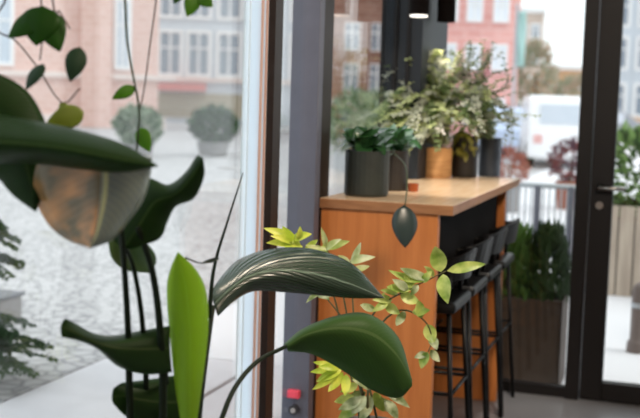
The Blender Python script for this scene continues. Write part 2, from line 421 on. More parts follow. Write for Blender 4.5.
# ------------------------------------------------------------------ bird of paradise plant (near left)
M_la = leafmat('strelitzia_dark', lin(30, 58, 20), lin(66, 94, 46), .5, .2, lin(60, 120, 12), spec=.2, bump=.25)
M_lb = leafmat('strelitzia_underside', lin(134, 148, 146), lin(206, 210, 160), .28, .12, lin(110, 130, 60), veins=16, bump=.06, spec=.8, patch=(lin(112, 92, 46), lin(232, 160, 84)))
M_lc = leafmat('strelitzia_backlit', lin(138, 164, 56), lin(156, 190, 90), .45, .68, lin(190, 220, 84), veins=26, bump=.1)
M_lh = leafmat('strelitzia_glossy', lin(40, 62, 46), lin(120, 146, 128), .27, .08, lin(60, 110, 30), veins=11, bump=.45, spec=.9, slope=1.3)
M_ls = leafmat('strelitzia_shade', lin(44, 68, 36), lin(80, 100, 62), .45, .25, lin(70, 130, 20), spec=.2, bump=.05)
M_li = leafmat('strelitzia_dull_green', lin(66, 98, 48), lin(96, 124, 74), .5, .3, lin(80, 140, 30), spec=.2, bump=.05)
M_stem = mat('dark_stem', lin(24, 36, 22), .55, spec=.2)
sp_ = at(165, 418, 1.75)
ST = V((sp_.x, sp_.y, 0))
bp = thing('bird_of_paradise_plant', ST, 'tall potted bird of paradise with big glossy leaves by the left glass', 'potted plant')
M_gpot = mat('grey_planter', lin(96, 96, 98), .6, noise=.1, nscale=10)
bm = bmesh.new(); lathe(bm, [(.13, 0), (.17, .36), (.175, .40), (.16, .40), (.155, .35), (.004, .35)], cap=False); bm.faces.new  # open pot
lathe(bm, [(.004, 0), (.13, 0)], cap=False); link('pot', bm, M_gpot, bp, smooth=True)
bm = bmesh.new(); lathe(bm, [(.157, .352), (.004, .37)], cap=False); link('soil', bm, M_soil, bp)
def P3(lst, d):
    n = len(lst); d0, d1 = d if isinstance(d, tuple) else (d, d)
    return [at(q[0], q[1], q[2] if len(q) > 2 else d0+(d1-d0)*i/(n-1))-ST for i, q in enumerate(lst)]
def big(name, L, M, R, d, m, dl=0, dr=0, dm=0, label=None, nu=30):
    bm = bmesh.new()
    def off(lst, k): 
        n = len(lst); d0, d1 = d if isinstance(d, tuple) else (d, d)
        return P3([(q[0], q[1], d0+(d1-d0)*i/(n-1)+k*math.sin(math.pi*min(1, (i+.3)/(n-.7)))) for i, q in enumerate(lst)], d)
    blade3(bm, off(L, dl), off(M, dm), off(R, dr), nu=nu, nv=10)
    o = link(name, bm, m, bp, smooth=True, solid=.0012)
    if label: o['label'] = label
    return o
def stem(pts, r0, r1, root):
    bm = bmesh.new(); q = [V((root[0], root[1], .355))] + [at(*p)-ST for p in pts]
    tube(bm, q, r0*.62, r1*.62, n=24); o = link('stem', bm, M_stem, bp, smooth=True); return o
big('leaf', [(-60,66),(-8,72),(28,92),(48,130),(52,165),(36,212)], [(-62,85),(-20,100),(8,125),(22,150),(30,180),(36,212)],
    [(-66,110),(-40,140),(-22,160),(-2,178),(14,196),(36,212)], (1.5, 1.5), M_la, dl=.03, dr=.02)
big('leaf', [(-70,104),(-20,112),(40,122),(85,132),(125,145),(158,166)], [(-70,135),(-20,140),(40,145),(85,152),(125,160),(158,166)],
    [(-70,168),(-20,163),(40,164),(85,170),(125,172),(158,166)], (1.42, 1.42), M_la, dl=.06, dr=.05, dm=-.01)
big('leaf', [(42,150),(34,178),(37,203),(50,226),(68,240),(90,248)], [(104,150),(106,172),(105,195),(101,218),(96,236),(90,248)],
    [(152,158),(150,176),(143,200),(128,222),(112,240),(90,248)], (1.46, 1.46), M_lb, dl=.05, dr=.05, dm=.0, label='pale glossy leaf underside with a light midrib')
big('leaf', [(112,236),(124,205),(146,179),(168,185),(186,172),(197,156),(203,158)], [(124,248),(140,224),(155,202),(174,195),(188,182),(199,166),(203,158)],
    [(140,246),(160,238),(168,220),(176,206),(194,198),(204,176),(203,158)], (1.62, 1.58), M_la, dl=.02, dr=.03, dm=0)
big('leaf', [(108,240),(112,258),(126,270),(152,273)], [(120,238),(130,250),(142,262),(152,273)], [(135,238),(148,245),(156,258),(152,273)], (1.7, 1.7), mat('leaf_grey_green', lin(88, 112, 72), .5, trans=.3, tcol=lin(120, 160, 70)), dm=.02)
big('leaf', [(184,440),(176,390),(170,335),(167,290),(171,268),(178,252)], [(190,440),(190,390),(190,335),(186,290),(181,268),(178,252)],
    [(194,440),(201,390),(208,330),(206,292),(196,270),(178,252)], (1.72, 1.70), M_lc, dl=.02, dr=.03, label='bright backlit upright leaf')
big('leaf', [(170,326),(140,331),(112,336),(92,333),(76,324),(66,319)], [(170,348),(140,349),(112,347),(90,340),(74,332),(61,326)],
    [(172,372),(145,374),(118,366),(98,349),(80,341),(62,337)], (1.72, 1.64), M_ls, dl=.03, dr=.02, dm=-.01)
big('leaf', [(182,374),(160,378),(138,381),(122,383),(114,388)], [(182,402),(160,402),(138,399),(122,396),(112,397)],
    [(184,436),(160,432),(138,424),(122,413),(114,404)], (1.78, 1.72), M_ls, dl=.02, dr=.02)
big('leaf', [(211,292),(222,276),(240,259),(272,249),(312,249),(352,264),(384,298)], [(214,304),(230,289),(250,276),(280,270),(315,274),(350,284),(384,298)],
    [(218,316),(234,301),(254,291),(284,292),(318,295),(352,298),(384,298)], (1.92, 2.12), M_lh, dl=.05, dr=.02, dm=-.02, label='arching glossy leaf with pleated veins', nu=44)
big('leaf', [(284,344),(304,328),(336,316),(368,314),(398,337),(412,380)], [(286,347),(308,334),(340,328),(372,334),(396,354),(412,382)],
    [(288,351),(312,354),(342,370),(372,390),(398,398),(412,386)], (2.05, 2.15), M_li, dl=.05, dr=.03, dm=-.03, label='broad dull green leaf drooping on an arched stem', nu=36)
stem([(130,418,1.74),(128,330,1.70),(122,240,1.60),(112,170,1.48)], .011, .006, (-.05, .02))
stem([(146,418,1.77),(143,330,1.72),(134,270,1.68),(122,240,1.63)], .009, .005, (-.02, -.03))
stem([(163,418,1.75),(160,330,1.70),(152,270,1.66),(138,228,1.61)], .012, .007, (.0, .0))
stem([(192,440,1.75)], .010, .008, (.03, -.02))
stem([(190,540,1.80),(199,418,1.84),(205,365,1.87),(213,306,1.92)], .010, .007, (.06, .04))
stem([(196,540,1.83),(210,460,1.86),(222,418,1.88),(236,386,1.92),(258,361,1.98),(287,346,2.05)], .010, .006, (.09, .02))
stem([(168,418,1.80),(166,380,1.77),(165,350,1.72)], .009, .006, (-.01, .06))
stem([(152,418,1.78),(172,404,1.78)], .008, .006, (-.04, .06))
stem([(-40,430,1.62),(-75,250,1.55),(-68,136,1.43)], .011, .006, (-.11, -.04))
stem([(-60,430,1.66),(-95,250,1.56),(-62,86,1.5)], .011, .006, (-.12, .02))
bm = bmesh.new(); tube(bm, [at(*q)-ST for q in ((209,318,1.90),(214,268,1.90),(228,220,1.91),(243,173,1.92))], .0045, .001, n=14); link('shoot', bm, M_stem, bp, smooth=True)
bm = bmesh.new(); tube(bm, [at(*q)-ST for q in ((186,258,1.72),(200,263,1.8),(213,262,1.88))], .0015, .001, n=8); leaf(bm, at(202,262,1.8)-ST, at(219,258,1.86)-ST, .006, -fw); link('tendril', bm, M_stem, bp)

# ------------------------------------------------------------------ hanging vine at top left
HP = at(75, -55, 1.62)
hv = thing('hanging_vine', (HP.x, HP.y, HP.z), 'trailing vine with dark rounded leaves dangling before the glass, top left', 'hanging plant')
def hat(px, py, d): return at(px, py, d)-HP
bm = bmesh.new(); lathe(bm, [(.004, .05), (.12, .05), (.15, .18), (.142, .18), (.115, .06), (.004, .06)], cap=False); link('pot', bm, mat('black_hanging_pot', lin(40, 38, 38), .5), hv, smooth=True)
bm = bmesh.new(); lathe(bm, [(.138, .155), (.004, .165)], cap=False); link('soil', bm, M_soil, hv)
bm = bmesh.new()
for k in range(3):
    a = 2.09*k; tube(bm, [(.147*math.cos(a), .147*math.sin(a), .178), (0, 0, .6)], .002, seg=5)
tube(bm, [(0, 0, .6), (0, 0, CH-HP.z)], .003, seg=6); link('cord', bm, M_dark, hv)
M_vs = mat('vine_stem', lin(70, 52, 40), .6); M_vsg = mat('vine_stem_green', lin(56, 72, 36), .5)
def vst(pts, r, m=M_vs, start=None):
    bm = bmesh.new(); q = ([V(start)] if start else [])+[hat(*p) for p in pts]
    tube(bm, q, r, r*.7, n=22, seg=6); return link('vine', bm, m, hv, smooth=True)
vst([(38,-30,1.6),(41,0,1.6),(43,30,1.6),(40,60,1.6)], .0016, start=(-.05, -.06, .17))
vst([(10,-20,1.62),(-6,20,1.62),(0,33,1.62),(15,40,1.61),(38,68,1.6),(62,103,1.6),(80,88,1.6)], .0016, start=(-.1, .0, .17))
vst([(52,-5,1.6),(60,12,1.6),(70,29,1.6)], .0016, start=(0, -.1, .17))
vst([(120,-30,1.65),(125,0,1.65),(127,40,1.65),(133,75,1.65),(139,108,1.65),(138,135,1.66),(136,158,1.67)], .0022, M_vsg, start=(.1, -.04, .17))
vst([(157,-30,1.66),(156,0,1.66),(150,45,1.66),(144,90,1.66),(139,112,1.655)], .0014, start=(.12, .02, .17))
vst([(180,-30,1.66),(186,-8,1.66),(198,2,1.66)], .0016, M_vsg, start=(.12, .05, .17))
M_vl = mat('vine_leaf_dark', lin(44, 88, 26), .5, trans=.35, tcol=lin(70, 140, 16), spec=.2); M_vd = mat('vine_leaf_shade', lin(44, 70, 50), .5, trans=.15, spec=.2)
M_vo = mat('vine_leaf_olive', lin(136, 150, 70), .5, trans=.5, tcol=lin(180, 190, 90)); M_vg = mat('vine_leaf_green', lin(84, 128, 34), .5, trans=.5, tcol=lin(140, 195, 40))
def vleaf(b, t, w, m, d=1.6, tilt=(0, 0), shape=.75):
    bm = bmesh.new(); n = -fw+rt*tilt[0]+up*tilt[1]
    leaf(bm, hat(b[0], b[1], d), hat(t[0], t[1], d-.01), w/F*d, n, bend=.08, fold=-.08, nu=12, nv=6, shape=shape)
    return link('leaf', bm, m, hv, smooth=True, solid=.0008)
vleaf((43, 6), (36, 46), 40, M_vl, shape=.7); vleaf((44, 10), (60, 52), 30, M_vl, 1.605, (.3, .1)); vleaf((44, 14), (8, 38), 26, M_vl, 1.602, (-.3, .2))
vleaf((80, 47), (70, 82), 21, M_vd, 1.6, (.2, 0)); vleaf((44, 64), (26, 90), 16, M_vd, 1.59, (-.4, .2)); vleaf((84, 112), (46, 124), 24, M_vo, 1.58)
vleaf((135, 87), (112, 99), 13, M_vg, 1.65); vleaf((196, -8), (187, 17), 17, M_vg, 1.66, (.3, 0)); vleaf((198, -6), (213, 7), 15, M_vg, 1.66); vleaf((182, -10), (174, 4), 10, M_vl, 1.66)
vleaf((139, 128), (150, 152), 16, M_vg, 1.67); vleaf((60, 103), (74, 122), 12, M_vo, 1.6)

# ------------------------------------------------------------------ variegated plant before the counter
VP_ = at(370, 426, 3.0); VB = V((VP_.x, VP_.y, 0))
vp = thing('variegated_plant', VB, 'potted variegated shrub with cream and yellow-green leaves in front of the counter', 'potted plant')
zr = VP_.z
bm = bmesh.new(); lathe(bm, [(.004, 0), (.085, 0), (.098, zr-.03), (.102, zr), (.092, zr), (.09, zr-.03), (.004, zr-.035)], cap=False)
link('pot', bm, mat('tall_grey_pot', lin(96, 94, 92), .5, noise=.1, nscale=12), vp, smooth=True)
bm = bmesh.new(); lathe(bm, [(.0895, zr-.028), (.004, zr-.015)], cap=False); link('soil', bm, M_soil, vp)
def varieg(name, a, b, sc=30):
    return mat(name, a, .4, col2=b, nscale=sc, trans=.25, tcol=lin(190, 200, 80))
M_y = varieg('leaf_yellow', lin(238, 240, 100), lin(178, 204, 60)); M_c = varieg('leaf_cream', lin(246, 246, 208), lin(176, 190, 110), 22)
M_yg = varieg('leaf_yellow_green', lin(220, 228, 140), lin(110, 150, 52), 24); M_gg = varieg('leaf_grey_cream', lin(206, 214, 180), lin(76, 104, 60), 26)
def vat(px, py, d=3.0): return at(px, py, d)-VB
M_br = mat('shrub_branch', lin(84, 84, 50), .6)
def branch(pts, leaves, lm, d=3.0, r=.004, label=None):
    bm = bmesh.new(); q = [V((rnd(.03), rnd(.03), zr-.03))]+[vat(p[0], p[1], d) for p in pts]
    tube(bm, q, r, .0015, n=26, seg=6); b = link('branch', bm, M_br, vp, smooth=True)
    bm = bmesh.new()
    ms = lm if isinstance(lm, list) else [lm]
    for i, (bx, by, tx, ty, wd) in enumerate(leaves):
        dd = d+rnd(.02)
        leaf(bm, vat(bx, by, dd), vat(tx, ty, dd-.02+rnd(.03)), wd/F*d, -fw+rt*rnd(.5)+up*(.5+rnd(.3)), bend=.1*random.choice((1, -1)), fold=.12, nu=8, nv=4, mi=i % len(ms))
    f = link('foliage', bm, ms, b, smooth=True)
    return b
branch([(350,370),(335,300),(318,262),(300,244)], [(296,244,270,236,8),(288,240,272,230,7),(298,240,300,226,7),(302,246,286,256,8),(301,245,263,228,12),(300,246,266,243,11),(292,240,312,234,10),(296,243,282,226,9),(303,247,283,249,9),(305,248,318,240,8)], M_y, 3.05)
branch([(356,370),(346,310),(338,275),(326,247)], [(326,247,321,227,6),(320,248,350,241,9),(326,250,342,239,8),(330,256,312,247,8),(328,250,305,245,8)], [M_c, M_yg], 3.0)
branch([(360,370),(354,320),(352,285),(350,261)], [(349,262,376,257,9),(351,262,361,242,8),(350,264,338,255,7),(352,270,370,266,7)], M_c, 2.98)
branch([(365,370),(350,330),(328,300),(318,293)], [(320,293,306,303,6),(322,293,310,291,6),(318,296,330,300,7),(324,296,338,290,7)], M_gg, 3.02)
branch([(368,370),(365,335),(378,308),(405,291),(430,279),(446,271)], [(441,272,435,246,17),(443,274,448,304,15),(447,271,486,264,11),(430,279,400,268,10),(424,281,388,270,10),(414,287,386,287,11),(400,294,420,303,12),(408,290,392,279,9),(392,300,372,300,9),(422,283,432,271,8),(385,304,400,314,11),(376,309,360,305,9),(412,288,404,276,7),(398,294,380,290,7),(388,302,372,312,8),(418,284,410,296,7),(434,277,424,266,7),(382,305,384,292,7),(404,290,416,282,6)], [M_yg, M_yg, M_yg, M_gg], 2.95, label='long branch')
branch([(372,370),(378,330),(395,312),(412,312),(427,324),(432,340),(428,352)], [(427,324,434,344,14),(431,338,437,350,10),(428,352,421,369,11),(430,350,440,362,9),(412,312,430,310,9),(405,311,396,326,9),(380,325,392,336,10),(428,354,414,358,8),(422,318,418,300,12)], [M_yg, M_gg], 2.97)
branch([(362,390),(352,372),(340,366)], [(342,368,310,372,9),(342,370,316,382,10),(340,366,313,362,8),(343,372,328,392,10),(345,370,330,354,9),(340,368,318,367,8),(346,374,345,396,10),(338,372,312,390,8)], M_y, 3.0)
branch([(368,395),(372,382),(380,376)], [(366,392,345,402,12),(370,388,352,380,11),(374,384,362,364,10),(380,380,398,386,12),(378,385,396,400,12),(374,392,384,412,12),(366,396,352,414,13),(370,395,366,416,11),(382,378,404,376,10),(362,398,338,410,11),(384,388,410,408,10),(360,404,338,418,13),(372,402,360,422,12),(384,400,398,420,12),(366,384,350,372,9),(388,392,404,396,9),(370,374,376,358,9),(354,396,334,402,10),(376,398,398,414,11),(372,380,386,366,10),(358,384,340,392,10)], [M_gg, M_gg, M_yg], 2.98)

# ------------------------------------------------------------------ pots and plants on the counter
M_pot1 = mat('charcoal_pot', lin(48, 55, 52), .55, noise=.25, nscale=14, bump=.2)
M_pot2 = mat('black_brown_pot', lin(40, 36, 34), .5, noise=.3, nscale=20)
M_dl = mat('dark_glossy_leaf', lin(48, 88, 50), .22, trans=.1, spec=.7); M_dl2 = mat('dark_leaf_pale_edge', lin(150, 178, 166), .3, trans=.2, col2=lin(60, 96, 70), nscale=30)
def potprof(r, h, taper=.94): return [(.004, 0), (r*taper, 0), (r, h*.06), (r, h), (r*.92, h), (r*.9, h*.88), (.004, h*.88)]
def potted(name, px, py, r, h, m, label, cat='potted plant', z=CT):
    p = on(px, py, 2, z); t = thing(name, (p.x, p.y, z), label, cat)
    bm = bmesh.new(); lathe(bm, potprof(r, h), cap=False); link('pot', bm, m, t, smooth=False)
    bm = bmesh.new(); lathe(bm, [(r*.9, h*.885), (.004, h*.93)], cap=False); link('soil', bm, M_soil, t)
    return t, p
t1, p1 = potted('potted_leafy_plant', 366, 195.5, .083, .168, M_pot1, 'dark leafy plant in a charcoal pot nearest the counter front')
def leafy(t, p, top, cl, mats, count, spread, wmin, wmax, nm='foliage'):
    bm = bmesh.new(); c = V((0, 0, top))
    for i in range(count):
        a = random.uniform(0, 6.283); rr = spread*random.uniform(.25, 1)
        b = c+V((math.cos(a)*rr*.4, math.sin(a)*rr*.4, random.uniform(0, .04)))
        tip = c+V((math.cos(a)*rr, math.sin(a)*rr, random.uniform(-.02, cl)))
        L = (tip-b).length
        leaf(bm, b, tip, random.uniform(wmin, wmax), V((math.cos(a)*.3, math.sin(a)*.3-.4, 1)), bend=.2, fold=.1, mi=random.choices(range(len(mats)), [3, 1][:len(mats)])[0])
    return link(nm, bm, mats, t, smooth=True)
leafy(t1, p1, .16, .10, [M_dl, M_dl2], 50, .125, .045, .075)
t2, p2 = potted('potted_leafy_plant', 392, 190, .062, .160, M_pot2, 'dark leafy plant in a black pot with one leaf trailing over the counter edge')
leafy(t2, p2, .15, .12, [M_dl, M_dl2], 46, .13, .045, .07)
bm = bmesh.new()
pts = [V((0, 0, .15)), at(405, 165, 3.86)-p2, at(407, 185, 3.72)-p2, at(405, 206, 3.70)-p2]
tube(bm, pts, .003, .002, n=14, seg=6); link('stem', bm, M_vsg, t2, smooth=True)
bm = bmesh.new(); leaf(bm, at(404, 205, 3.70)-p2, at(405, 248, 3.69)-p2, 27/F*3.7, -fw+rt*.2, bend=.08, fold=-.1, nu=10); link('trailing_leaf', bm, mat('trailing_leaf_dark', lin(52, 66, 66), .3, trans=.05), t2, smooth=True, solid=.001)

# airy fern in a wicker pot
M_wick = woodmat('wicker_basket', lin(226, 178, 124), lin(196, 142, 90), (3, 3, 60), .7)
t3, p3 = potted('potted_fern', 437, 177, .068, .142, M_wick, 'airy feathery fern in a tan basket pot on the counter', 'potted fern')
def frond(bm, pts, n, ll, lw, mi=0, r=.0018, dens=1):
    P = spline(pts, n); tube(bm, P, r, .0006, seg=5)
    for i in range(2, n):
        d = (P[i]-P[i-1]).normalized(); s = d.cross(V((rnd(.3), rnd(.3), 1))).normalized(); k = 1-.55*i/n
        for q in (-1, 1):
            b = P[i]; tip = b+(s*q*.9+d*.5+V((0, 0, -.25+rnd(.3)))).normalized()*ll*k*random.uniform(.7, 1.2)
            leaf(bm, b, tip, lw, V((rnd(.6), -.5, 1)), bend=.1, fold=.1, nu=4, nv=2, mi=mi)
M_f1 = mat('fern_green', lin(196, 208, 152), .5, trans=.3, tcol=lin(180, 196, 130)); M_f2 = mat('fern_grey', lin(188, 194, 178), .5, trans=.3, tcol=lin(170, 180, 156)); M_f3 = mat('fern_deep', lin(112, 134, 84), .5, trans=.3)
def fat(px, py, d): return at(px, py, d)-p3
fr = [[(418,100,5.15),(395,98,5.05),(374,112,4.95)], [(420,110,5.15),(400,112,5.05),(384,124,5.0)], [(428,90,5.2),(408,88,5.1),(390,100,5.0)],
      [(430,80,5.25),(412,58,5.15),(385,66,5.05)], [(434,75,5.25),(425,52,5.2),(402,54,5.1)], [(436,88,5.2),(424,74,5.15),(408,80,5.1)],
      [(440,80,5.2),(438,60,5.2),(428,48,5.2)], [(432,112,5.15),(418,118,5.05),(408,132,5.0)], [(440,110,5.15),(432,100,5.1),(420,112,5.0)], [(445,100,5.2),(455,78,5.2),(470,72,5.15)],
      [(442,100,5.15),(447,84,5.1),(458,90,5.05)], [(436,120,5.1),(426,126,5.0),(420,142,4.95)], [(445,118,5.1),(452,108,5.05),(462,118,5.0)], [(430,96,5.15),(420,92,5.05),(405,108,5.0)], [(440,125,5.1),(444,112,5.0),(436,132,4.95)]]
def jit(pts, k): return [(q[0]+rnd(k)*(j+1)/len(pts), q[1]+rnd(k)*(j+1)/len(pts), q[2]+rnd(.05)) for j, q in enumerate(pts)]
fr += [[(426,105,5.15),(404,92,5.05),(380,112,4.95)], [(428,112,5.15),(410,100,5.05),(392,106,4.95)], [(424,118,5.12),(404,108,5.0),(376,122,4.92)], [(430,100,5.15),(414,84,5.1),(396,92,5.0)],
       [(434,90,5.2),(424,66,5.15),(404,70,5.05)], [(430,118,5.1),(412,116,5.0),(396,126,4.95)], [(436,70,5.2),(424,50,5.15),(398,54,5.1)], [(440,100,5.15),(450,92,5.1),(466,100,5.05)]]
fr += [[(440,110,5.15),(446,92,5.1),(440,74,5.05)], [(444,116,5.12),(458,100,5.08),(470,92,5.02)], [(446,120,5.1),(462,114,5.05),(478,122,5.0)], [(442,104,5.18),(452,70,5.18),(462,56,5.15)], [(438,116,5.1),(440,104,5.02),(448,120,4.96)]]
fr += [jit(q, 12) for q in fr] + [jit(q, 18) for q in fr[15:]] + [jit(q, 24) for q in fr]
for i, pts in enumerate(fr):
    bm = bmesh.new(); frond(bm, [V((rnd(.02), rnd(.02), .12))]+[fat(*q) for q in pts], 28, .044, .016)
    link('frond', bm, [M_f1, M_f2, M_f1, M_f3, M_f2][i % 5], t3)
t4, p4 = potted('potted_trailing_plant', 464, 177, .062, .20, M_pot2, 'yellow-green trailing plant in a dark pot right of the tan basket')
bm = bmesh.new()
for i in range(70):
    a = random.uniform(2.6, 5.8); rr = random.uniform(.05, .11); z0 = random.uniform(.12, .25)
    b = V((math.cos(a)*rr*.6, math.sin(a)*rr*.6, z0)); leaf(bm, b, b+V((math.cos(a)*.03, math.sin(a)*.03, -random.uniform(.015, .05))), .02, V((math.cos(a), math.sin(a), .6)), nu=5, nv=2)
link('foliage', bm, varieg('trailing_yellow', lin(176, 166, 84), lin(92, 96, 40)), t4, smooth=True)
t5, p5 = potted('potted_wispy_plant', 489, 176, .055, .19, mat('slate_pot', lin(70, 80, 96), .4, noise=.15), 'wispy grey-green plant in a slate pot at the far counter corner')
def gat(px, py, d): return at(px, py, d)-p5
gr = [[(470,100,5.2),(462,76,5.2),(448,62,5.2)], [(474,100,5.2),(470,68,5.2),(470,42,5.2)], [(480,100,5.2),(484,70,5.2),(494,44,5.2)], [(486,105,5.2),(494,84,5.2),(508,78,5.2)],
      [(488,115,5.2),(498,102,5.2),(516,122,5.15)], [(486,118,5.15),(500,118,5.1),(520,126,5.05)], [(478,110,5.15),(474,94,5.1),(462,96,5.05)], [(482,112,5.15),(488,98,5.1),(500,104,5.05)], [(476,118,5.1),(466,108,5.05),(455,120,5.0)],
      [(482,118,5.1),(480,104,5.05),(474,122,5.0)], [(480,95,5.25),(476,80,5.25),(486,62,5.25)]]
gr += [jit(q, 12) for q in gr] + [jit(q, 16) for q in gr] + [jit(q, 22) for q in gr]
for i, pts in enumerate(gr):
    bm = bmesh.new(); frond(bm, [V((rnd(.02), rnd(.02), .17))]+[gat(*q) for q in pts], 26, .042, .015)
    link('frond', bm, [M_f2, M_f3, M_f2, M_f1, M_f3][i % 5], t5)
bm = bmesh.new(); c = gat(487, 73, 5.15)
for k in range(7):
    a = k*.9; leaf(bm, c, c+rt*math.cos(a)*.022+up*math.sin(a)*.022, .016, -fw, nu=4, nv=2)
link('flower', bm, mat('pink_petal', lin(244, 196, 214), .5, trans=.3), t5)
bm = bmesh.new(); c = fat(440, 130, 4.95)
for k in range(9):
    q = c+rt*rnd(.02)+up*rnd(.015); leaf(bm, q, q+rvec()*.018, .012, -fw, nu=4, nv=2)
link('flower', bm, mat('white_petal', lin(240, 240, 240), .5, trans=.3), t3)
# candle holder
p = on(413, 191.5, 2, CT)
t = thing('tealight_holder', (p.x, p.y, CT), 'small amber tealight holder on the counter by the dark pots', 'candle holder')
bm = bmesh.new(); lathe(bm, [(.004, 0), (.02, 0), (.022, .032), (.019, .032), (.018, .006), (.004, .006)], cap=False); link('cup', bm, mat('amber_cup', lin(150, 74, 36), .25), t, smooth=False)
bm = bmesh.new(); lathe(bm, [(.016, .008), (.016, .022)]); link('candle', bm, mat('candle_wax', lin(220, 190, 150), .6), t)

# ------------------------------------------------------------------ outside: shrubs, planters, fence, vehicles
def shrubmesh(bm, c, rad, n, L, W, cone=0, mi=1):
    c = V(c)
    for i in range(n):
        v = rvec(); k = random.uniform(.35, 1)**.5; t = (v.z+1)/2
        sh = 1-cone*t
        p = c+V((v.x*rad[0]*k*sh, v.y*rad[1]*k*sh, v.z*rad[2]*k))
        leaf(bm, p, p+(v+rvec()*.7+V((0, 0, .3))).normalized()*L*random.uniform(.6, 1.3), W, rvec(), nu=3, nv=2, mi=random.randrange(mi))
M_g1 = mat('shrub_green', lin(74, 102, 68), .7, trans=.2, spec=.2); M_g2 = mat('shrub_dark', lin(44, 68, 42), .7, trans=.15, spec=.2); M_g3 = mat('shrub_pale', lin(148, 164, 138), .6, trans=.3)
M_tub = mat('grey_tub', lin(140, 138, 138), .7); M_trunk = mat('bark', lin(92, 78, 66), .9)
def tubshrub(x, y, r, h, ph, ms, label, n=260, L=.16, W=.09, tub=M_tub, cone=0, square=False, group=None, nm='potted_shrub', pr=None):
    pr = pr or r*.75
    t = thing(nm, (x, y, -.02 if x > -2.9 else -.03), label, 'shrub', group)
    bm = bmesh.new()
    if square: box(bm, (-pr, -pr, 0), (pr, pr, ph))
    else: lathe(bm, [(.01, 0), (pr*.8, 0), (pr, ph), (pr*.88, ph), (pr*.85, ph*.9), (.01, ph*.9)], cap=False)
    link('tub', bm, tub, t)
    bm = bmesh.new(); tube(bm, [(0, 0, ph*.88), (0, 0, ph+(h-ph)*.6)], .03, .015); link('trunk', bm, M_trunk, t)
    bm = bmesh.new(); shrubmesh(bm, (0, 0, ph+(h-ph)*.5), (r, r, (h-ph)*.5), n, L, W, cone, len(ms)); link('foliage', bm, ms, t)
    return t
g = on(213, 156, 2, -.03); tubshrub(g.x, g.y, .55, 1.15, .35, [M_g1, M_g2], 'round green shrub in a tub across the street, right of the climbing vine', 1100)
g = on(138, 157, 2, -.03); tubshrub(g.x, g.y, .5, 1.15, .3, [M_g1, M_g3], 'round green shrub in a tub across the street behind the hanging vine', 900)
M_hedge = [mat('hedge_green', lin(74, 104, 52), .6, trans=.3, tcol=lin(110, 150, 60)), mat('hedge_dark', lin(52, 76, 40), .6, trans=.25)]
# near left outside conifer in grey trough
g = on(-4, 385, 2, -.03)
def conifer(x, y, z, label, trays):
    t = thing('conifer_shrub', (x, y, z), label, 'shrub')
    bm = bmesh.new(); tube(bm, [(0, 0, 0), (0, 0, 1.0)], .02, .006); link('trunk', bm, M_trunk, t)
    for zz, R, k in trays:
        bm = bmesh.new()
        for i in range(k):
            a = 6.283*i/k+rnd(.3); e = V((math.cos(a)*R, math.sin(a)*R, zz+rnd(.04)))
            frond(bm, [V((0, 0, zz+.06)), e*.5+V((0, 0, zz*.5+.05)), e], 16, .08, .028)
        link('bough', bm, [M_g2, M_hedge[1]][k % 2], t)
conifer(g.x-.12, g.y, -.03, 'feathery conifer shrub outside the glass at the far left edge', [(.10, .38, 15), (.18, .36, 14), (.27, .28, 12), (.58, .22, 11), (.68, .2, 11), (.78, .15, 8), (.9, .08, 5)])
g = on(2, 322, 2, -.03); t = thing('grey_planter_box', (g.x-.1, g.y, -.03), 'grey box standing on the cobbles at the far left edge', 'box')
boxobj('body', (-.17, -.12, 0), (.17, .12, .16), M_tub, t, bevel=.01); boxobj('rim', (-.18, -.13, .16), (.18, .13, .18), mat('grey_rim', lin(110, 112, 118), .6), t)

# dark planter with conifer hedge right outside the end pane
t = thing('planter_trough', (-.85, 5.78, -.02), 'dark brown planter with an evergreen hedge just outside the end pane', 'planter')
boxes('trough', [((-.34, -.17, 0), (.34, -.14, .46)), ((-.34, .14, 0), (.34, .17, .46)), ((-.34, -.14, 0), (-.31, .14, .46)), ((.31, -.14, 0), (.34, .14, .46)), ((-.31, -.14, 0), (.31, .14, .05))], mat('brown_planter_wood', lin(70, 56, 48), .7, noise=.3, nscale=12), t)
boxobj('soil', (-.31, -.14, .05), (.31, .14, .42), M_soil, t)
for k in range(4):
    bm = bmesh.new(); x = -.24+.16*k; hh = .36+rnd(.04)
    tube(bm, [(x, 0, .41), (x, 0, .42+hh*.8)], .012, .004, seg=6)
    for i in range(800):
        a = random.uniform(0, 6.283); q = random.random(); R = .17*(1-q*.75)*random.uniform(.5, 1)
        e = V((x+math.cos(a)*R, math.sin(a)*R, .43+hh*q)); leaf(bm, e, e+V((math.cos(a)*.4, math.sin(a)*.4, 1)).normalized()*random.uniform(.04, .09), .021, V((math.cos(a), math.sin(a), .2)), nu=3, nv=2)
    link('conifer', bm, M_hedge[k % 2], t)
# railing
M_rail = mat('grey_rail', lin(176, 182, 188), .5, metal=.2)
ry = 9.4; a = on(500, 181, 1, ry); b_ = on(584, 184, 1, ry); zt = a.z
t = thing('railing', (0, ry, -.02), 'thin metal railing outside beyond the planter', 'railing')
bm = bmesh.new(); tube(bm, [(a.x-1.2, 0, zt), (b_.x+.05, 0, zt)], .022); link('handrail', bm, M_rail, t, smooth=True)
bm = bmesh.new(); tube(bm, [(a.x-1.2, 0, .18), (b_.x+.05, 0, .18)], .015); link('lower_rail', bm, M_rail, t, smooth=True)
M_pd = mat('dark_post', lin(92, 92, 104), .5)
for px in (505, 538, 572, 470):
    q = on(px, 185, 1, ry); bm = bmesh.new(); tube(bm, [(q.x, 0, 0), (q.x, 0, zt)], .03); link('post', bm, M_pd, t, smooth=True)
for px in range(490, 580, 6):
    q = on(px, 185, 1, ry); bm = bmesh.new(); tube(bm, [(q.x, 0, .18), (q.x, 0, zt)], .008, seg=6); link('baluster', bm, M_rail, t)
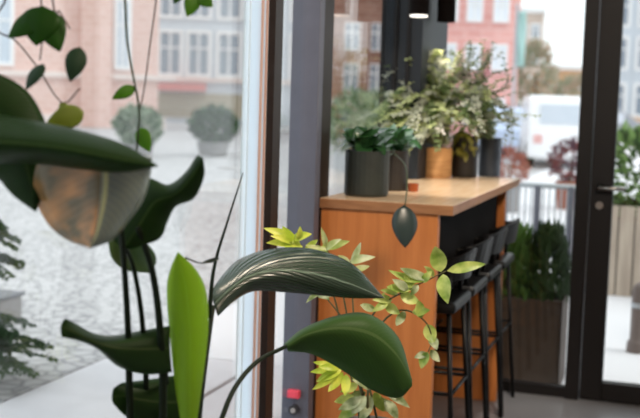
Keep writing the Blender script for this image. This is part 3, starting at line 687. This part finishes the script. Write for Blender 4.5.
# fence, bush, bollard seen through the door
t = thing('timber_planter', (.20, 8.75, -.02), 'pale timber slatted planter box behind the door glass', 'planter')
M_slat = woodmat('weathered_slats', lin(186, 172, 156), lin(160, 146, 132), (10, 10, 1), .8)
for k in range(12):
    boxobj('slat', (-.72+.122*k, -.02, 0), (-.61+.122*k, .01, .70), M_slat, t)
boxobj('soil', (-.70, .03, .0), (.72, .55, .6), M_soil, t); boxobj('back_board', (-.72, .56, 0), (.74, .6, .7), M_slat, t)
for k in range(3):
    bm = bmesh.new(); shrubmesh(bm, (-.5+.45*k, .3, .92), (.34, .28, .36), 700, .11, .05, 0, 2); link('bush', bm, [M_g1, mat('bush_bright', lin(128, 160, 96), .6, trans=.4)], t)
q = on(636, 352, 2, -.02); t = thing('bollard', (q.x, q.y, -.02), 'short brown bollard before the timber planter', 'bollard')
bm = bmesh.new(); lathe(bm, [(.06, 0), (.055, .06), (.042, .08), (.042, .36), (.035, .40), (.01, .42)]); link('body', bm, mat('brown_bollard', lin(110, 98, 94), .6), t, smooth=False)
bm = bmesh.new(); lathe(bm, [(.046, .27), (.046, .30)]); link('band', bm, M_rail, t)

def vehicle(name, px, d, W, L, H, rz, m, label, cat='car', van=False):
    p = on(px, 105+1.42*F/d+2, 2, -.03); t = thing(name, (p.x, p.y, -.03), label, cat, rz=rz)
    bm = bmesh.new()
    pr = [(-L/2, .25), (-L/2, H*.55), (-L/2+.12, H*.95), (-L/2+.3, H), (L*.25, H), (L*.38, H*.6), (L/2, H*.5), (L/2, .25)] if van else \
         [(-L/2, .25), (-L/2, H*.55), (-L*.42, H*.62), (-L*.3, H*.97), (-L*.2, H), (L*.05, H), (L*.22, H*.66), (L*.46, H*.55), (L/2, .45), (L/2, .25)]
    a = [bm.verts.new((x, -W/2, z)) for x, z in pr]; b = [bm.verts.new((x, W/2, z)) for x, z in pr]
    bm.faces.new(a); bm.faces.new(b[::-1])
    for i in range(len(pr)): j = (i+1) % len(pr); bm.faces.new((a[i], b[i], b[j], a[j]))
    bmesh.ops.recalc_face_normals(bm, faces=bm.faces)
    link('body', bm, m, t, bevel=.06)
    gl = mat('car_glass', lin(206, 214, 224), .2)
    for s in (-1, 1):
        y = s*(W/2+.005)
        boxobj('side_window', (-L*.26, min(y, y-s*.02), H*.64), (L*.08, max(y, y-s*.02), H*.9), gl, t)
        for x in (-L*.31, L*.31):
            bm = bmesh.new(); tube(bm, [(x, s*(W/2-.2), .31), (x, s*(W/2+.01), .31)], .31, seg=18); link('wheel', bm, M_dark, t)
        boxobj('headlamp', (L/2-.05, s*W*.36-.14, .5), (L/2+.02, s*W*.36+.14, .64), M_rail, t)
        boxobj('tail_lamp', (-L/2-.02, s*W*.38-.1, .6), (-L/2+.05, s*W*.38+.1, .8), mat('tail_rose', lin(226, 176, 172), .4), t)
    boxobj('rear_window', (-L/2-.01 if van else -L*.40, -W*.36, H*.62), (-L/2+.14 if van else -L*.34, W*.36, H*.88), gl, t)
    return t
M_white = mat('white_car_paint', lin(244, 244, 246), .3); M_blue = mat('pale_blue_car_paint', lin(196, 210, 236), .3); M_sil = mat('silver_car_paint', lin(150, 156, 164), .3)
vehicle('van', 560, 27, 1.9, 4.6, 1.72, 1.75, M_white, 'white van parked on the bright plaza', 'van', True)
vehicle('car', 505, 34, 1.75, 4.0, 1.42, 1.75, M_blue, 'pale blue car left of the white van')
vehicle('car', 606, 40, 1.8, 4.3, 1.45, 0.4, M_sil, 'silver car far off behind the door')
q = on(561, 168, 2, -.02)
tubshrub(q.x+1.2, 16, .28, .95, .4, [mat('red_leaf', lin(128, 66, 66), .6, trans=.2), mat('plum_leaf', lin(92, 62, 74), .6)], 'dark red shrub in a tub beyond the railing', 240, .12, .06, tub=mat('rust_tub', lin(150, 90, 70), .7))
q = on(511, 168, 2, -.02)
tubshrub(on(511, 150, 1, 15).x, 15, .22, .85, .35, [mat('rust_leaf', lin(156, 92, 76), .6, trans=.2)], 'rust coloured shrub in a pot beside the far corner of the counter', 160, .1, .05)
for px, d, lb in ((352, 13, 'pale shrub in a tub outside, left one behind the pane past the column'), (378, 14, 'pale shrub in a tub outside, right one behind the pane past the column')):
    q = at(px, 120, d); tubshrub(q.x, q.y, .34, 1.55, .85, [M_g3, M_g3, M_g1], lb, 420, .12, .05, tub=mat('pale_tub', lin(206, 208, 210), .7), pr=.2)

# buildings
M_win = mat('window_glass_pale', lin(196, 208, 220), .25); M_wf = mat('white_window_frame', lin(240, 240, 240), .6); M_wd = mat('window_glass_grey', lin(140, 152, 166), .2)
def brickmat(name, c1, c2, mortar, sc):
    m = mat(name, c1, .85); nt = m.node_tree; n = nt.nodes; l = nt.links
    tc = n.new('ShaderNodeTexCoord'); mp = n.new('ShaderNodeMapping'); mp.inputs['Rotation'].default_value = (math.pi/2, 0, 0)
    b = n.new('ShaderNodeTexBrick'); b.inputs['Color1'].default_value = c1; b.inputs['Color2'].default_value = c2; b.inputs['Mortar'].default_value = mortar; b.inputs['Scale'].default_value = sc
    l.new(tc.outputs['Object'], mp.inputs[0]); l.new(mp.outputs[0], b.inputs['Vector']); l.new(b.outputs[0], n['Principled BSDF'].inputs['Base Color'])
    return m
def building(px, d, W, Hh, D, m, label, wins, extra=None, pane=M_win, turn=0, f=.16):
    """box facing the viewer, its front centre d metres away; windows in front coordinates (x, z, w, h)"""
    p = at(px, 100, d); dr_ = V((p.x, p.y, 0)).normalized(); rz = math.atan2(dr_.y, dr_.x)-math.pi/2+turn
    t = thing('building', (p.x, p.y, -.03), label, 'building', 'buildings beyond the glass', rz=rz)
    boxobj('wall', (-W/2, 0, 0), (W/2, D, Hh), m, t)
    boxobj('cornice', (-W/2-.1, -.25, Hh), (W/2+.1, D+.1, Hh+.4), M_wf, t)
    for x, z, ww, hh in wins:
        wn_ = boxes('window', [((x-ww/2-f, -.12, z-f), (x-ww/2, .02, z+hh+f)), ((x+ww/2, -.12, z-f), (x+ww/2+f, .02, z+hh+f)), ((x-ww/2, -.12, z-f), (x+ww/2, .02, z)),
                         ((x-ww/2, -.12, z+hh), (x+ww/2, .02, z+hh+f)), ((x-.05, -.1, z), (x+.05, .0, z+hh)), ((x-ww/2, -.1, z+hh*.62), (x+ww/2, 0, z+hh*.62+.08))], M_wf, t)
        boxobj('pane', (x-ww/2, -.04, z), (x+ww/2, .01, z+hh), pane, wn_)
    for e in extra or []: boxobj(e[0], e[1], e[2], e[3], t)
    return t
mpx = lambda px, c, d: (px-c)/F*d           # metres across the facade
M_pink = brickmat('pink_brick', lin(226, 192, 182), lin(218, 182, 170), lin(230, 206, 198), .9)
M_pink2 = brickmat('rose_brick', lin(230, 172, 164), lin(222, 162, 154), lin(232, 188, 182), .9)
M_redb = brickmat('red_brown_brick', lin(166, 126, 108), lin(146, 106, 90), lin(172, 140, 126), .9)
M_grey = mat('pale_grey_render', lin(206, 214, 222), .85, noise=.06, nscale=.4); M_ledge = mat('stone_ledge', lin(228, 214, 208), .8)
d = 46; c = 55
wins = [(mpx(q, c, d), zz, ww, 2.7) for zz in (2.6, 7.2) for q, ww in ((-60, 1.1), (0, 1.0), (121, .42))]
wins += [(mpx(q, c, d), .5, .9, 1.1) for q in ()]
building(c, d, mpx(150, c, d)*2+.6, 11, 5, M_pink, 'pink brick building across the street behind the hanging vine', wins,
         [('ledge', (-5, -.2, 2.05), (5, 0, 2.3), M_ledge), ('pilaster', (mpx(80, c, d), -.35, 0), (mpx(110, c, d), 0, 11), M_pink), ('plinth', (-4.6, -.15, 0), (4.6, 0, .5), M_ledge)])
d = 58; c = 255
building(c, d, 11.8, 13, 5, M_grey, 'pale grey building with rows of windows left of the column', [(mpx(q, c, d), zz, 1.0, 2.1) for zz in (2.6, 5.6, 8.6) for q in (170, 198, 228, 262, 300)],
         [('awning', (mpx(160, c, d), -.9, 1.7), (mpx(206, c, d), 0, 2.1), mat('red_awning', lin(206, 130, 126), .7)), ('shop_front', (mpx(155, c, d), -.06, .3), (mpx(250, c, d), .02, 1.6), mat('shop_front_paint', lin(168, 160, 140), .6)), ('ledge', (-5.9, -.2, 2.2), (5.9, 0, 2.4), M_ledge)], pane=M_wd)
d = 44; c = 372
building(c, d, 4.8, 12, 5, M_redb, 'red-brown brick building framed between column and corner post', [(mpx(q, c, d), zz, .5, 1.0) for zz in (1.9, 3.5, 5.6) for q in (350, 376)],
         [('ledge', (-2.4, -.2, 1.3), (2.4, 0, 1.5), M_ledge), ('canopy', (mpx(342, c, d), -1.0, .6), (mpx(395, c, d), 0, 1.1), mat('slate_canopy', lin(96, 104, 118), .7))], pane=M_wd, f=.05)
d = 36; c = 470
building(c, d, 3.0, 7.5, 4, M_pink2, 'rose brick building right of the corner post behind the fern', [(mpx(q, c, d), zz, .36, .7) for zz in (.9, 2.65, 4.2, 5.8) for q in (447, 471, 497)],
         [('ledge', (-1.5, -.1, .3), (1.5, 0, .45), M_ledge)], pane=mat('bright_pane', lin(236, 240, 248), .3), f=.08)
d = 90; c = 519
building(c, d, 3.4, 9.0, 4, mat('tan_render', lin(220, 200, 186), .85, noise=.2, nscale=.5), 'tan building far beyond, left of the bright sky gap', [(mpx(q, c, d), zz, .5, .9) for zz in (.8, 2.9, 5.0, 7.1) for q in (506, 519, 532)], pane=M_wd)
d = 96; c = 566
building(c, d, 5.0, 4.7, 4, mat('apricot_render', lin(226, 184, 146), .85, noise=.15, nscale=.5), 'low apricot building far beyond the white van', [(mpx(q, c, d), zz, .7, 1.0) for zz in (.8, 2.9) for q in (546, 560, 574, 588)], pane=M_wd)
d = 62; c = 640
building(c, d, 5.2, 9, 8, M_grey, 'pale building far off behind the door glass', [(mpx(q, c, d), zz, 1.0, 1.6) for zz in (1.2, 3.8, 6.2) for q in (615, 645, 675)], pane=M_wd, extra=[('shop_front', (-2.6, -.1, .2), (2.6, .02, 1.1), mat('tan_shop', lin(206, 176, 150), .7))])
# street trees in the distance and a banner
def tree(px, d, zc, R, Rz, m, label):
    p = at(px, 100, d); t = thing('street_tree', (p.x, p.y, -.03), label, 'tree', 'autumn street trees far behind the end pane')
    bm = bmesh.new(); tube(bm, [(0, 0, 0), (.05, 0, zc)], .12, .05); link('trunk', bm, M_trunk, t)
    bm = bmesh.new(); shrubmesh(bm, (0, 0, zc), (R, R, Rz), 420, .34, .2, 0, len(m)); link('crown', bm, m, t)
M_o = mat('autumn_orange', lin(226, 178, 128), .7, trans=.4); M_gr = mat('tree_grey_green', lin(160, 166, 140), .7, trans=.3); M_tn = mat('tree_tan', lin(198, 178, 158), .7, trans=.3)
tree(499, 42, 3.6, .55, 1.0, [M_gr, M_g1], 'grey-green street tree beside the teal banner')
tree(534, 50, 3.0, .8, 1.5, [M_gr, M_tn], 'tan and grey-green tree right of the teal banner')
tree(552, 58, 2.2, 1.3, 1.0, [M_o, M_tn, M_gr], 'orange and tan autumn tree above the white van')
tree(578, 54, 1.9, 1.2, 1.1, [M_tn, M_gr], 'tan tree half hidden by the left edge of the door frame')
tree(520, 76, 1.6, 1.3, 1.6, [M_tn, M_gr], 'tan tree behind the pale blue car')
p = at(513, 100, 30); t = thing('banner', (p.x, p.y, -.03), 'tall teal banner on a pole behind the fern', 'banner')
bm = bmesh.new(); tube(bm, [(0, 0, 0), (0, 0, 4.2)], .04); link('pole', bm, M_rail, t)
bm = bmesh.new(); n = 10
rows = [[bm.verts.new((.04+.22*j/4, .04*math.sin(i*.8+j), 2.5+1.5*i/n)) for j in range(5)] for i in range(n+1)]
for i in range(n):
    for j in range(4): bm.faces.new((rows[i][j], rows[i][j+1], rows[i+1][j+1], rows[i+1][j]))
link('cloth', bm, mat('teal_cloth', lin(190, 222, 218), .7, trans=.3), t, smooth=True, solid=.01)
